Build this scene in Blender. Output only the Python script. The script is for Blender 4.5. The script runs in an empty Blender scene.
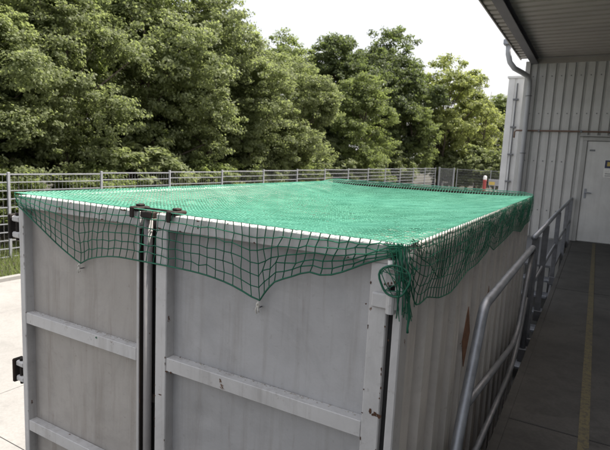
import bpy, math, random
import numpy as np
from mathutils import Matrix, Vector

# ------------------------------------------------------------------ camera, world, sun, exposure
scene = bpy.context.scene
EYE = np.array([0.0, 0.0, 2.8])
F_PX, CX, CY = 372.0, 305.0, 225.0            # focal length and centre in the photograph's pixels (610 wide)
RW = np.array([[0.8647260, 0.1080746, -0.4904781],
               [0.4999786, -0.0925886, 0.8610742],
               [0.0476476, -0.9898218, -0.1340988]])   # photo camera axes (right, down, forward) -> world rows
cam_d = bpy.data.cameras.new('camera')
cam = bpy.data.objects.new('camera', cam_d)
scene.collection.objects.link(cam)
scene.camera = cam
cam_d.sensor_width = 36.0
cam_d.sensor_fit = 'HORIZONTAL'
cam_d.lens = F_PX / 450.0 * 36.0           # the picture inside the white mount is 450 pixels wide
cam_d.clip_start = 0.05
cam_d.clip_end = 2000
cam_d.dof.use_dof = True
cam_d.dof.focus_distance = 2.6
cam_d.dof.aperture_fstop = 5.6
X, Dn, Fw = RW[:, 0], RW[:, 1], RW[:, 2]
cam.matrix_world = Matrix(((X[0], -Dn[0], -Fw[0], EYE[0]),
                           (X[1], -Dn[1], -Fw[1], EYE[1]),
                           (X[2], -Dn[2], -Fw[2], EYE[2]),
                           (0, 0, 0, 1)))

SUN_EL, SUN_AZ = math.radians(60), math.radians(42)   # azimuth measured from +Y towards +X
world = bpy.data.worlds.new('World')
scene.world = world
world.use_nodes = True
wn = world.node_tree.nodes
wl = world.node_tree.links
sky = wn.new('ShaderNodeTexSky')
sky.sky_type = 'NISHITA'
sky.sun_disc = False
sky.sun_elevation = SUN_EL
sky.sun_rotation = SUN_AZ
sky.air_density = 1.0
sky.dust_density = 8.0
sky.ozone_density = 0.3
bg = wn['Background']
bg.inputs['Strength'].default_value = 0.13
veil = wn.new('ShaderNodeMix')               # thin even veil of high cloud over the whole sky
veil.data_type = 'RGBA'
veil.inputs[0].default_value = 0.5
veil.inputs[7].default_value = (6.6, 6.55, 6.5, 1)
wl.new(sky.outputs['Color'], veil.inputs[6])
wl.new(veil.outputs[2], bg.inputs['Color'])
sun_d = bpy.data.lights.new('sun', 'SUN')
sun_d.energy = 5.0
sun_d.angle = math.radians(0.55)
sun_d.color = (1.0, 0.95, 0.87)
sun = bpy.data.objects.new('sun', sun_d)
scene.collection.objects.link(sun)
sv = Vector((math.sin(SUN_AZ) * math.cos(SUN_EL), math.cos(SUN_AZ) * math.cos(SUN_EL), math.sin(SUN_EL)))
sun.rotation_euler = sv.to_track_quat('Z', 'Y').to_euler()
sun.location = (10, 10, 30)
vs = scene.view_settings
vs.view_transform = 'Standard'
vs.look = 'None'
vs.gamma = 1.0
vs.use_curve_mapping = False
vs.exposure = 0.85

# ------------------------------------------------------------------ helpers
C = scene.collection
rnd = random.Random(7)


def ray(u, v):
    return RW @ np.array([(u - CX) / F_PX, (v - CY) / F_PX, 1.0])


def at(u, v, ax, val):
    """point where the photo pixel's ray meets the plane axis=val"""
    d = ray(u, v)
    return EYE + d * ((val - EYE[ax]) / d[ax])


class MB:
    def __init__(s):
        s.v, s.f = [], []

    def box(s, x0, x1, y0, y1, z0, z1, b=0.0):
        if x0 > x1: x0, x1 = x1, x0
        if y0 > y1: y0, y1 = y1, y0
        if z0 > z1: z0, z1 = z1, z0
        n = len(s.v)
        if b <= 0:
            s.v += [(x0, y0, z0), (x1, y0, z0), (x1, y1, z0), (x0, y1, z0), (x0, y0, z1), (x1, y0, z1), (x1, y1, z1), (x0, y1, z1)]
            s.f += [tuple(n + i for i in q) for q in ((0, 3, 2, 1), (4, 5, 6, 7), (0, 1, 5, 4), (1, 2, 6, 5), (2, 3, 7, 6), (3, 0, 4, 7))]
            return s
        b = min(b, (x1 - x0) * .45, (y1 - y0) * .45, (z1 - z0) * .45)
        cs = {}
        for ix, x in enumerate((x0, x1)):
            for iy, y in enumerate((y0, y1)):
                for iz, z in enumerate((z0, z1)):
                    sx, sy, sz = (b if ix == 0 else -b), (b if iy == 0 else -b), (b if iz == 0 else -b)
                    k = len(s.v)
                    s.v += [(x, y + sy, z + sz), (x + sx, y, z + sz), (x + sx, y + sy, z)]
                    cs[ix, iy, iz] = (k, k + 1, k + 2)
        g = lambda a, i: cs[a][i]
        for i in (0, 1):
            q = [g((i, 0, 0), 0), g((i, 1, 0), 0), g((i, 1, 1), 0), g((i, 0, 1), 0)]
            s.f.append(tuple(q if i else q[::-1]))
            q = [g((0, i, 0), 1), g((1, i, 0), 1), g((1, i, 1), 1), g((0, i, 1), 1)]
            s.f.append(tuple(q[::-1] if i else q))
            q = [g((0, 0, i), 2), g((1, 0, i), 2), g((1, 1, i), 2), g((0, 1, i), 2)]
            s.f.append(tuple(q if i else q[::-1]))
        for a in (0, 1):
            for c in (0, 1):
                s.f.append((g((a, c, 0), 0), g((a, c, 1), 0), g((a, c, 1), 1), g((a, c, 0), 1)))
                s.f.append((g((a, 0, c), 0), g((a, 1, c), 0), g((a, 1, c), 2), g((a, 0, c), 2)))
                s.f.append((g((0, a, c), 1), g((1, a, c), 1), g((1, a, c), 2), g((0, a, c), 2)))
        for k in cs.values():
            s.f.append(k)
        return s

    def tube(s, pts, r, n=6, cap=True, closed=False):
        P = [np.array(p, float) for p in pts]
        m = len(P)
        up = None
        base = len(s.v)
        for i in range(m):
            if closed:
                t = P[(i + 1) % m] - P[i - 1]
            else:
                t = P[min(i + 1, m - 1)] - P[max(i - 1, 0)]
            t = t / (np.linalg.norm(t) + 1e-12)
            if up is None:
                up = np.array([0, 0, 1.0]) if abs(t[2]) < .9 else np.array([1.0, 0, 0])
            a = np.cross(t, up); a /= (np.linalg.norm(a) + 1e-12)
            up = np.cross(a, t)
            rr = r[i] if hasattr(r, '__len__') else r
            for k in range(n):
                w = 2 * math.pi * k / n
                s.v.append(tuple(P[i] + rr * (math.cos(w) * a + math.sin(w) * up)))
        for i in range(m if closed else m - 1):
            j = (i + 1) % m
            for k in range(n):
                l = (k + 1) % n
                s.f.append((base + i * n + k, base + i * n + l, base + j * n + l, base + j * n + k))
        if cap and not closed:
            s.f.append(tuple(base + k for k in range(n))[::-1])
            s.f.append(tuple(base + (m - 1) * n + k for k in range(n)))
        return s

    def prism_y(s, prof, y0, y1):
        """closed profile in x,z pushed along y"""
        n = len(prof); b = len(s.v)
        for y in (y0, y1):
            s.v += [(p[0], y, p[1]) for p in prof]
        for i in range(n):
            j = (i + 1) % n
            s.f.append((b + i, b + j, b + n + j, b + n + i))
        s.f.append(tuple(b + i for i in range(n))); s.f.append(tuple(b + n + i for i in range(n))[::-1])
        return s

    def prism_z(s, prof, z0, z1):
        n = len(prof); b = len(s.v)
        for z in (z0, z1):
            s.v += [(p[0], p[1], z) for p in prof]
        for i in range(n):
            j = (i + 1) % n
            s.f.append((b + i, b + j, b + n + j, b + n + i))
        s.f.append(tuple(b + i for i in range(n))[::-1]); s.f.append(tuple(b + n + i for i in range(n)))
        return s

    def prism_x(s, prof, x0, x1):
        n = len(prof); b = len(s.v)
        for x in (x0, x1):
            s.v += [(x, p[0], p[1]) for p in prof]
        for i in range(n):
            j = (i + 1) % n
            s.f.append((b + i, b + j, b + n + j, b + n + i))
        s.f.append(tuple(b + i for i in range(n))[::-1]); s.f.append(tuple(b + n + i for i in range(n)))
        return s

    def lathe(s, prof, cx, cy, n=16):
        b = len(s.v)
        for (r, z) in prof:
            for k in range(n):
                w = 2 * math.pi * k / n
                s.v.append((cx + r * math.cos(w), cy + r * math.sin(w), z))
        for i in range(len(prof) - 1):
            for k in range(n):
                l = (k + 1) % n
                s.f.append((b + i * n + k, b + i * n + l, b + (i + 1) * n + l, b + (i + 1) * n + k))
        s.f.append(tuple(b + k for k in range(n))[::-1])
        s.f.append(tuple(b + (len(prof) - 1) * n + k for k in range(n)))
        return s

    def build(s, name, mat, parent=None, origin=(0, 0, 0), smooth=False, fix=True):
        me = bpy.data.meshes.new(name)
        o = np.array(origin, float)
        V = np.array(s.v, float) - o
        me.from_pydata(V.tolist(), [], s.f)
        me.update()
        if fix:
            import bmesh
            bm = bmesh.new(); bm.from_mesh(me)
            bmesh.ops.recalc_face_normals(bm, faces=bm.faces)
            bm.to_mesh(me); bm.free()
        me.materials.append(mat)
        if smooth:
            for p in me.polygons: p.use_smooth = True
        ob = bpy.data.objects.new(name, me)
        C.objects.link(ob)
        if parent is not None:
            ob.parent = parent
        else:
            ob.location = origin
        return ob


def tag(o, label=None, cat=None, group=None, kind=None):
    if label: o['label'] = label
    if cat: o['category'] = cat
    if group: o['group'] = group
    if kind: o['kind'] = kind
    return o


def empty(name, loc, label=None, cat=None, group=None, kind=None):
    o = bpy.data.objects.new(name, None)
    o.empty_display_size = .2
    o.location = loc
    C.objects.link(o)
    return tag(o, label, cat, group, kind)


def copy_part(src, parent, loc=None):
    c = src.copy()
    C.objects.link(c)
    c.parent = parent
    if loc is not None: c.location = loc
    return c


# ------------------------------------------------------------------ materials
def new_mat(name):
    m = bpy.data.materials.new(name)
    m.use_nodes = True
    nt = m.node_tree
    return m, nt, nt.nodes, nt.links, nt.nodes['Principled BSDF']


def noise(nt, scale, detail=6, rough=.6, vec=None, dist=0.0):
    n = nt.nodes.new('ShaderNodeTexNoise')
    n.inputs['Scale'].default_value = scale
    n.inputs['Detail'].default_value = detail
    n.inputs['Roughness'].default_value = rough
    n.inputs['Distortion'].default_value = dist
    if vec is not None: nt.links.new(vec, n.inputs['Vector'])
    return n


def ramp(nt, fac, stops):
    r = nt.nodes.new('ShaderNodeValToRGB')
    e = r.color_ramp.elements
    while len(e) > 1: e.remove(e[-1])
    for i, (p, c) in enumerate(stops):
        q = e[0] if i == 0 else e.new(p)
        q.position = p
        q.color = c if len(c) == 4 else (*c, 1)
    nt.links.new(fac, r.inputs['Fac'])
    return r


def mixc(nt, fac, a, b, mode='MIX'):
    m = nt.nodes.new('ShaderNodeMix')
    m.data_type = 'RGBA'
    m.blend_type = mode
    for sock, v in ((m.inputs[0], fac), (m.inputs[6], a), (m.inputs[7], b)):
        if isinstance(v, (int, float)): sock.default_value = v
        elif isinstance(v, tuple): sock.default_value = v if len(v) == 4 else (*v, 1)
        else: nt.links.new(v, sock)
    return m.outputs[2]


def wpos(nt, scale=(1, 1, 1)):
    g = nt.nodes.new('ShaderNodeNewGeometry')
    mp = nt.nodes.new('ShaderNodeMapping')
    mp.inputs['Scale'].default_value = scale
    nt.links.new(g.outputs['Position'], mp.inputs['Vector'])
    return mp.outputs['Vector']


def bump(nt, h, strength, dist, bsdf):
    b = nt.nodes.new('ShaderNodeBump')
    b.inputs['Strength'].default_value = strength
    b.inputs['Distance'].default_value = dist
    nt.links.new(h, b.inputs['Height'])
    nt.links.new(b.outputs['Normal'], bsdf.inputs['Normal'])
    return b


def paint_mat(name, col, dirt=(.16, .13, .10), dirt_amt=.35, rust=.0, rough=.5, streak=True, dent=0.0):
    m, nt, N, L, b = new_mat(name)
    p = wpos(nt)
    n1 = noise(nt, 2.3, 8, .62, p)
    base = mixc(nt, ramp(nt, n1.outputs['Fac'], [(.35, (0, 0, 0)), (.75, (1, 1, 1))]).outputs['Color'],
                tuple(c * .9 for c in col), tuple(min(1, c * 1.08) for c in col))
    if streak:
        ps = wpos(nt, (9, 9, .55))
        n2 = noise(nt, 1.6, 7, .65, ps)
        sf = ramp(nt, n2.outputs['Fac'], [(.5, (0, 0, 0)), (.8, (dirt_amt,) * 3)])
        base = mixc(nt, sf.outputs['Color'], base, dirt)
    n3 = noise(nt, 26, 6, .7, p)
    sp = ramp(nt, n3.outputs['Fac'], [(.60, (0, 0, 0)), (.74, (dirt_amt * .8,) * 3)])
    base = mixc(nt, sp.outputs['Color'], base, dirt)
    if streak:
        pq = wpos(nt, (3.0, 3.0, .22))
        n8 = noise(nt, 5.0, 9, .7, pq, .3)
        base = mixc(nt, ramp(nt, n8.outputs['Fac'], [(.60, (0, 0, 0)), (.72, (dirt_amt * .9,) * 3)]).outputs['Color'], base, (.13, .075, .04))
        n9 = noise(nt, 1.1, 10, .75, p, 1.2)
        base = mixc(nt, ramp(nt, n9.outputs['Fac'], [(.47, (0, 0, 0)), (.62, (dirt_amt * .8,) * 3)]).outputs['Color'], base, tuple(c * .62 for c in col))
        mp = nt.nodes.new('ShaderNodeMapping'); mp.inputs['Rotation'].default_value = (.3, .5, .2); mp.inputs['Scale'].default_value = (1.5, 30, 30)
        nt.links.new(p, mp.inputs['Vector'])
        n10 = noise(nt, 3.0, 6, .6, mp.outputs['Vector'], .1)
        base = mixc(nt, ramp(nt, n10.outputs['Fac'], [(.70, (0, 0, 0)), (.73, (.55,) * 3)]).outputs['Color'], base, tuple(c * .5 for c in col))
    if rust > 0:
        n4 = noise(nt, 7.5, 10, .68, p, .4)
        rf = ramp(nt, n4.outputs['Fac'], [(.70 - rust * .1, (0, 0, 0)), (.725 - rust * .1, (1, 1, 1))])
        n5 = noise(nt, 60, 4, .6, p)
        rc = ramp(nt, n5.outputs['Fac'], [(.3, (.035, .018, .010)), (.6, (.13, .055, .022)), (.8, (.05, .03, .02))])
        base = mixc(nt, rf.outputs['Color'], base, rc.outputs['Color'])
    L.new(base, b.inputs['Base Color'])
    rr = ramp(nt, n1.outputs['Fac'], [(.2, (rough - .1,) * 3), (.8, (rough + .15,) * 3)])
    L.new(rr.outputs['Color'], b.inputs['Roughness'])
    b.inputs['Specular IOR Level'].default_value = .35
    if dent > 0:
        n6 = noise(nt, 1.9, 3, .5, p)
        n7 = noise(nt, 45, 4, .6, p)
        mt = nt.nodes.new('ShaderNodeMath'); mt.operation = 'MULTIPLY_ADD'
        L.new(n7.outputs['Fac'], mt.inputs[0]); mt.inputs[1].default_value = .04; L.new(n6.outputs['Fac'], mt.inputs[2])
        bump(nt, mt.outputs[0], dent, .05, b)
    else:
        bump(nt, n3.outputs['Fac'], .15, .002, b)
    return m


def metal_mat(name, col, rough=.45, metallic=.7, var=.25):
    m, nt, N, L, b = new_mat(name)
    p = wpos(nt)
    n = noise(nt, 18, 7, .65, p)
    c = ramp(nt, n.outputs['Fac'], [(.3, tuple(x * (1 - var) for x in col)), (.7, tuple(min(1, x * (1 + var)) for x in col))])
    L.new(c.outputs['Color'], b.inputs['Base Color'])
    b.inputs['Metallic'].default_value = metallic
    r = ramp(nt, n.outputs['Fac'], [(.3, (rough - .08,) * 3), (.7, (rough + .15,) * 3)])
    L.new(r.outputs['Color'], b.inputs['Roughness'])
    bump(nt, n.outputs['Fac'], .2, .002, b)
    return m


def plain_mat(name, col, rough=.6, var=.12, scale=30):
    m, nt, N, L, b = new_mat(name)
    n = noise(nt, scale, 5, .6, wpos(nt))
    c = ramp(nt, n.outputs['Fac'], [(.3, tuple(x * (1 - var) for x in col)), (.7, tuple(min(1, x * (1 + var)) for x in col))])
    L.new(c.outputs['Color'], b.inputs['Base Color'])
    b.inputs['Roughness'].default_value = rough
    return m


M = {}
M['paint'] = paint_mat('container_paint', (.30, .288, .285), dirt_amt=.4, rust=.02, dent=.35)
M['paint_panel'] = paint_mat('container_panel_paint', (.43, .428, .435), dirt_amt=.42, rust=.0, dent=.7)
M['panel_bounce_lit'] = paint_mat('container_bounce_lit_panel', (.395, .372, .35), dirt_amt=.52, rust=.0, dent=.7)  # left door: warm light bounced off the yard put into the colour
M['paint_frame'] = paint_mat('container_frame_paint', (.57, .563, .56), dirt_amt=.5, rust=.5, dent=.25)
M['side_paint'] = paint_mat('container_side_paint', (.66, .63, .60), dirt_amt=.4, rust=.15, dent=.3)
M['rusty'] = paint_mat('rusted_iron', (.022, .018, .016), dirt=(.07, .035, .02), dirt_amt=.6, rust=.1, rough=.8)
M['rust_edge'] = plain_mat('rust', (.075, .035, .018), .85, .5, 60)
M['galv'] = metal_mat('galvanised_steel', (.30, .315, .345), .48, .8, .22)
M['galv_dark'] = metal_mat('weathered_steel', (.20, .205, .22), .5, .7, .25)
M['fence_grey'] = plain_mat('fence_steel', (.26, .27, .29), .45, .12, 12)
M['clad'] = paint_mat('cladding_paint', (.58, .58, .57), dirt=(.25, .23, .2), dirt_amt=.25, rough=.45)
M['clad_white'] = paint_mat('white_cladding_paint', (.86, .86, .86), dirt_amt=.06, rough=.45)
M['soffit'] = paint_mat('soffit_paint', (.34, .32, .295), dirt_amt=.4, rough=.55, streak=False)
M['beam'] = paint_mat('beam_paint', (.11, .11, .12), dirt_amt=.3, rough=.55, streak=False)
M['door'] = paint_mat('door_paint', (.66, .66, .65), dirt_amt=.2, rough=.4)
M['trim'] = paint_mat('trim_paint', (.44, .44, .43), dirt_amt=.3, rough=.45)
M['pipe_paint'] = paint_mat('pipe_paint', (.42, .43, .45), dirt_amt=.3, rough=.5)
M['conduit'] = plain_mat('conduit_rust', (.20, .13, .10), .7, .3, 40)
M['cord'] = plain_mat('white_cord', (.62, .60, .55), .8, .15, 90)
M['red'] = plain_mat('red_paint', (.30, .05, .045), .5)
M['white'] = plain_mat('white_paint', (.75, .75, .73), .5)
M['yellow_sign'] = plain_mat('yellow_print', (.50, .38, .10), .5)
M['navy'] = plain_mat('dark_blue_print', (.03, .04, .10), .45)
M['soil'] = plain_mat('soil', (.035, .032, .02), .95, .4, 8)
M['bark'] = plain_mat('bark', (.09, .072, .055), .9, .45, 22)
M['crumb'] = plain_mat('crumbs', (.40, .37, .33), .9, .5, 120)
M['rubber'] = plain_mat('dark_void', (.02, .02, .02), .8)


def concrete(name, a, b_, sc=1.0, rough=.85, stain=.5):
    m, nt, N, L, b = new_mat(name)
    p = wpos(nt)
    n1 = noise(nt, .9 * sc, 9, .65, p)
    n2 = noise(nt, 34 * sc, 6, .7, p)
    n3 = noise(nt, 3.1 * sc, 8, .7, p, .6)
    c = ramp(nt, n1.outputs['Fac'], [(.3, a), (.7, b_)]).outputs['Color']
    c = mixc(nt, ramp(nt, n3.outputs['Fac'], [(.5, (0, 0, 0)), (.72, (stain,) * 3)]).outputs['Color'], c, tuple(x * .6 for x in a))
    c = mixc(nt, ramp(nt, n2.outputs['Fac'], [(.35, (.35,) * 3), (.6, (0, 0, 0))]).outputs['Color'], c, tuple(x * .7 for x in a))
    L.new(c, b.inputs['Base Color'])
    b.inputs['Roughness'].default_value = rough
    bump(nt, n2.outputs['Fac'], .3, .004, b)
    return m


M['slab'] = concrete('yard_concrete', (.225, .219, .21), (.29, .282, .27), 1.0, .9, .4)
M['asphalt'] = concrete('yard_base', (.12, .11, .10), (.15, .14, .125), 1.0, .9)
M['apron'] = concrete('bounce_cut_asphalt', (.04, .04, .038), (.06, .058, .055), 1.2, .9)  # near-black so the added ground throws little light upwards
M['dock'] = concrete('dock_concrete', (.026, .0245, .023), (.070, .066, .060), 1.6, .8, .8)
M['dock_side'] = concrete('dock_side_concrete', (.16, .155, .15), (.22, .21, .2), 1.3, .9)

# worn yellow paint line
m, nt, N, L, b = new_mat('yellow_line_paint')
n = noise(nt, 40, 8, .75, wpos(nt)); n2 = noise(nt, 6, 5, .6, wpos(nt))
c = mixc(nt, ramp(nt, n.outputs['Fac'], [(.46, (0, 0, 0)), (.60, (.9, .9, .9))]).outputs['Color'], (.11, .09, .04), (.036, .034, .031))
c = mixc(nt, ramp(nt, n2.outputs['Fac'], [(.4, (0, 0, 0)), (.8, (.5, .5, .5))]).outputs['Color'], c, (.08, .067, .035))
L.new(c, b.inputs['Base Color']); b.inputs['Roughness'].default_value = .75
M['yellow_line'] = m

# net strands
m, nt, N, L, b = new_mat('green_net')
n = noise(nt, 5, 4, .6, wpos(nt))
c = ramp(nt, n.outputs['Fac'], [(.3, (.024, .15, .092)), (.7, (.048, .27, .168))])
L.new(c.outputs['Color'], b.inputs['Base Color'])
b.inputs['Roughness'].default_value = .5
tr = N.new('ShaderNodeBsdfTranslucent'); L.new(c.outputs['Color'], tr.inputs['Color'])
mx = N.new('ShaderNodeMixShader'); mx.inputs[0].default_value = .4
L.new(b.outputs[0], mx.inputs[1]); L.new(tr.outputs[0], mx.inputs[2]); L.new(mx.outputs[0], N['Material Output'].inputs['Surface'])
M['net'] = m
mt_ = m.copy(); mt_.name = 'sunlit_green_net'  # lit copy of the net: sunlight on the top put into the colour
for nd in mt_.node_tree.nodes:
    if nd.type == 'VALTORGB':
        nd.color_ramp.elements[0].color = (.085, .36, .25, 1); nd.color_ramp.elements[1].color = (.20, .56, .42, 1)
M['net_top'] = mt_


def leaf_mat(name, dark, light, trans):
    m, nt, N, L, b = new_mat(name)
    g = N.new('ShaderNodeNewGeometry')
    oi = N.new('ShaderNodeObjectInfo')
    c = ramp(nt, g.outputs['Random Per Island'], [(0, dark), (.6, light), (1, tuple(min(1, x * 1.25) for x in light))]).outputs['Color']
    h = N.new('ShaderNodeHueSaturation')
    mr = N.new('ShaderNodeMapRange'); mr.inputs[3].default_value = .82; mr.inputs[4].default_value = 1.18
    L.new(oi.outputs['Random'], mr.inputs[0]); L.new(mr.outputs[0], h.inputs['Value']); L.new(c, h.inputs['Color'])
    L.new(h.outputs[0], b.inputs['Base Color'])
    b.inputs['Roughness'].default_value = .6
    b.inputs['Specular IOR Level'].default_value = .3
    t = N.new('ShaderNodeBsdfTranslucent'); t.inputs['Color'].default_value = (*trans, 1)
    mx = N.new('ShaderNodeMixShader'); mx.inputs[0].default_value = .5
    L.new(b.outputs[0], mx.inputs[1]); L.new(t.outputs[0], mx.inputs[2])
    L.new(mx.outputs[0], N['Material Output'].inputs['Surface'])
    return m


M['leaf_grey'] = leaf_mat('grey_green_leaves', (.082, .098, .05), (.168, .192, .10), (.32, .38, .14))
M['leaf_mid'] = leaf_mat('mid_green_leaves', (.07, .09, .036), (.148, .176, .076), (.29, .36, .105))
M['leaf_dark'] = leaf_mat('dark_green_leaves', (.044, .06, .028), (.092, .115, .056), (.17, .22, .065))
M['leaf_light'] = leaf_mat('yellow_green_leaves', (.10, .115, .04), (.18, .205, .078), (.36, .41, .12))

# ------------------------------------------------------------------ ground
GS = .0105                       # the yard rises gently away from the dock


def gz(y):
    return GS * max(0.0, y - 7.0)


def ground_sheet(name, x0, x1, ys, mat, dz):
    b = MB()
    for i in range(len(ys) - 1):
        n = len(b.v)
        b.v += [(x0, ys[i], gz(ys[i]) + dz), (x1, ys[i], gz(ys[i]) + dz), (x1, ys[i + 1], gz(ys[i + 1]) + dz), (x0, ys[i + 1], gz(ys[i + 1]) + dz)]
        b.f.append((n, n + 1, n + 2, n + 3))
    return b.build(name, mat, fix=False)


ground = tag(ground_sheet('ground', -400, 400, [-300, 7, 500], M['soil'], 0.0), kind='structure')
yard = tag(ground_sheet('yard', -10.1, 6, [-12, 7, 52], M['asphalt'], .006), kind='structure')
# unseen dark ground added along the dock to cut light bounced onto the container
apron = tag(ground_sheet('bounce_cut_apron', -3.74, -.35, [-12, 7, 52], M['apron'], .012), kind='structure')
xj = [-10.1, -8.25, -5.5, -3.75]
yj = [-11 + 4.5 * i for i in range(14)]
for i in range(len(xj) - 1):
    for j in range(len(yj) - 1):
        y0, y1 = yj[j] + .004, yj[j + 1] - .004
        t = .011 + rnd.uniform(0, .004)
        b = MB()
        v = [(xj[i] + .005, y0), (xj[i + 1] - .005, y0), (xj[i + 1] - .005, y1), (xj[i] + .005, y1)]
        b.v = [(x, y, gz(y) + .002) for x, y in v] + [(x, y, gz(y) + .006 + t) for x, y in v]
        b.f = [(0, 3, 2, 1), (4, 5, 6, 7), (0, 1, 5, 4), (1, 2, 6, 5), (2, 3, 7, 6), (3, 0, 4, 7)]
        b.build('concrete_slab', M['slab'], yard, fix=False)
# kerb along the planted strip
kb = empty('kerb', (-10.2, 0, 0), kind='structure')
for j in range(52):
    y0 = -10 + j
    b = MB(); b.box(-10.22, -10.1, y0 + .004, y0 + .996, gz(y0) - .05, gz(y0) + .10, .012)
    b.build('kerb_stone', M['slab'], kb, (-10.2, 0, 0), fix=False)

# ------------------------------------------------------------------ loading dock
DZ = 1.31
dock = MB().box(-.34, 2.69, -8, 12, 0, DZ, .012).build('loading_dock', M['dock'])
tag(dock, kind='structure')
MB().box(.065, .12, -7.9, 11.9, DZ - .004, DZ + .004).build('painted_line', M['yellow_line'], dock)
b = MB().box(-.352, -.30, -7.9, 11.95, DZ - .07, DZ + .005, .003)
b.build('edge_angle', M['dock'], dock)
for i, y in enumerate([-5, -1.0, 3.1, 7.0, 10.4]):
    MB().box(-.30, 2.68, y, y + .012, DZ - .004, DZ + .0022).build('floor_joint', M['rubber'], dock)
# landing and stair beyond the container
st = empty('steel_stair', (-.9, 8, 0), 'dark open steel stair down from the dock behind the container', 'stair')
so = (-.9, 8, 0)
SX0, SX1 = -1.32, -.42
MB().box(SX0, SX1, 8.62, 11.9, DZ - .05, DZ - .012, .004).build('landing', M['galv_dark'], st, so)
for i in range(6):
    z = DZ - .187 * (i + 1)
    y1 = 8.62 - .27 * i
    q = MB().box(SX0 + .03, SX1 - .03, y1 - .30, y1 - .02, z - .035, z, .004)
    q.build('tread', M['galv'], st, so)
for x in (SX0, SX1 - .03):
    b = MB(); b.prism_x([(8.68, DZ - .02), (8.68, DZ - .25), (6.95, 0.0), (6.85, 0.0), (6.85, .1)], x + .001, x + .029)
    b.build('stringer', M['galv_dark'], st, so)
for y in (8.7, 11.8):
    for x in (SX0 + .03, SX1 - .08):
        MB().box(x, x + .05, y, y + .05, 0, DZ - .05).build('leg', M['galv_dark'], st, so)

# ------------------------------------------------------------------ railings
RX = -.405


def arc(p0, p1, p2, n=6):
    p0, p1, p2 = map(np.array, (p0, p1, p2))
    return [tuple((1 - t) ** 2 * p0 + 2 * t * (1 - t) * p1 + t * t * p2) for t in np.linspace(0, 1, n)]


ra = empty('handrail', (RX, 2, DZ), 'galvanised tube handrail with sloping end post beside the container', 'handrail')
ro = (RX, 2, DZ)
slope = [(RX, 1.93, DZ - .16), (RX, 2.18, 1.645)] + arc((RX, 2.465, 2.075), (RX, 2.505, 2.13), (RX, 2.57, 2.13)) + [(RX, 4.56, 2.133)] + arc((RX, 4.58, 2.133), (RX, 4.68, 2.13), (RX, 4.68, 2.05)) + [(RX, 4.68, DZ - .16)]
MB().tube(slope, .0245, 14).build('top_rail', M['galv'], ra, ro, smooth=True)
mid = [(RX, 2.24, 1.72), (RX, 3.1, 1.60)] + arc((RX, 3.7, 1.52), (RX, 4.10, 1.47), (RX, 4.22, 1.62)) + [(RX, 4.36, 1.80), (RX, 4.66, 2.12)]
MB().tube(mid, .019, 10).build('middle_rail', M['galv_dark'], ra, ro, smooth=True)
low = [(RX, 2.6, DZ - .03), (RX, 3.5, DZ - .03)] + arc((RX, 3.7, DZ - .03), (RX, 4.05, DZ - .02), (RX, 4.25, 1.45)) + [(RX, 4.5, 1.72)]
MB().tube(low, .019, 10).build('lower_rail', M['galv_dark'], ra, ro, smooth=True)
for y in (1.93, 4.68):
    MB().box(RX - .03, -.341, y - .05, y + .05, DZ - .2, DZ - .08, .004).build('mounting_plate', M['galv_dark'], ra, ro)

rb = empty('guard_rail', (RX, 8, DZ), 'long dark steel guard rail along the dock edge to the door wall', 'guard rail')
ro = (RX, 8, DZ)
MB().tube([(RX, 4.62, 2.215), (RX, 8, 2.215), (RX, 11.97, 2.20)], .022, 12).build('top_rail', M['galv'], rb, ro, smooth=True)
MB().tube([(RX, 4.84, 1.76), (RX, 11.97, 1.72)], .017, 10).build('middle_rail', M['galv_dark'], rb, ro, smooth=True)
for y in (4.84, 5.86, 7.86, 10.2, 11.9):
    MB().box(RX - .03, RX + .03, y - .008, y + .008, DZ - .15, 2.20, .003).build('post', M['galv_dark'], rb, ro)
    MB().box(RX - .03, -.341, y - .04, y - .0085, DZ - .14, DZ - .03, .003).build('mounting_plate', M['galv_dark'], rb, ro)

# ------------------------------------------------------------------ warehouse: end wall, canopy, door, downpipe
WO = (0, 12, 0)
wh = empty('warehouse', WO, 'grey ribbed metal warehouse with dark canopy over the loading dock', 'building')
WT = 5.03


def clad_sheet(x0, n, pitch, z0, z1, y, depth=.048):
    """trapezoidal sheet facing -y: wide faces with narrow recessed grooves"""
    prof = []
    for i in range(n):
        a = x0 + i * pitch
        prof += [(a, y), (a + pitch - .056, y), (a + pitch - .046, y + depth), (a + pitch - .010, y + depth)]
    prof.append((x0 + n * pitch, y))
    back = [(prof[-1][0], y + depth + .001), (x0, y + depth + .001)]
    return MB().prism_z(prof + back, z0, z1)


XD0, XD1 = -.255, .745            # door opening
DT = 3.40                        # door top
pp = .18
x = -1.47
idx = 0
first = None
while x < 2.7 - .1:
    n = 3
    x2 = x + n * pp
    segs = [(DZ + .002, WT)]
    if x2 > XD0 - .08 and x < XD1 + .08:
        segs = [(DT + .09, WT)]
    for (a, c_) in segs:
        clad_sheet(x + .001, n, pp - .0007, a, c_, 12.0).build('cladding_sheet', M['clad'], wh, WO)
    x = x2
# wall below dock height, left of the dock, and filler sheets beside the door
clad_sheet(-1.47, 6, pp, 0.03, DZ - .03, 12.0).build('cladding_sheet', M['clad'], wh, WO)
MB().box(-.39, XD0 - .078, 12.006, 12.03, DZ + .002, DT + .088).build('cladding_sheet', M['clad'], wh, WO)
MB().box(XD1 + .078, .69 + .36, 12.006, 12.03, DZ + .002, DT + .088).build('cladding_sheet', M['clad'], wh, WO)
MB().box(-1.5, 2.75, 12.05, 12.3, 0, 5.6).build('inner_wall', M['trim'], wh, WO)
# corner post
MB().box(-1.57, -1.472, 11.94, 12.2, 0, WT, .006).build('corner_post', M['clad'], wh, WO)
# top flashing
MB().box(-1.47, 2.69, 11.965, 12.0, WT - .05, WT + .06, .004).build('flashing', M['soffit'], wh, WO)
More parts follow.
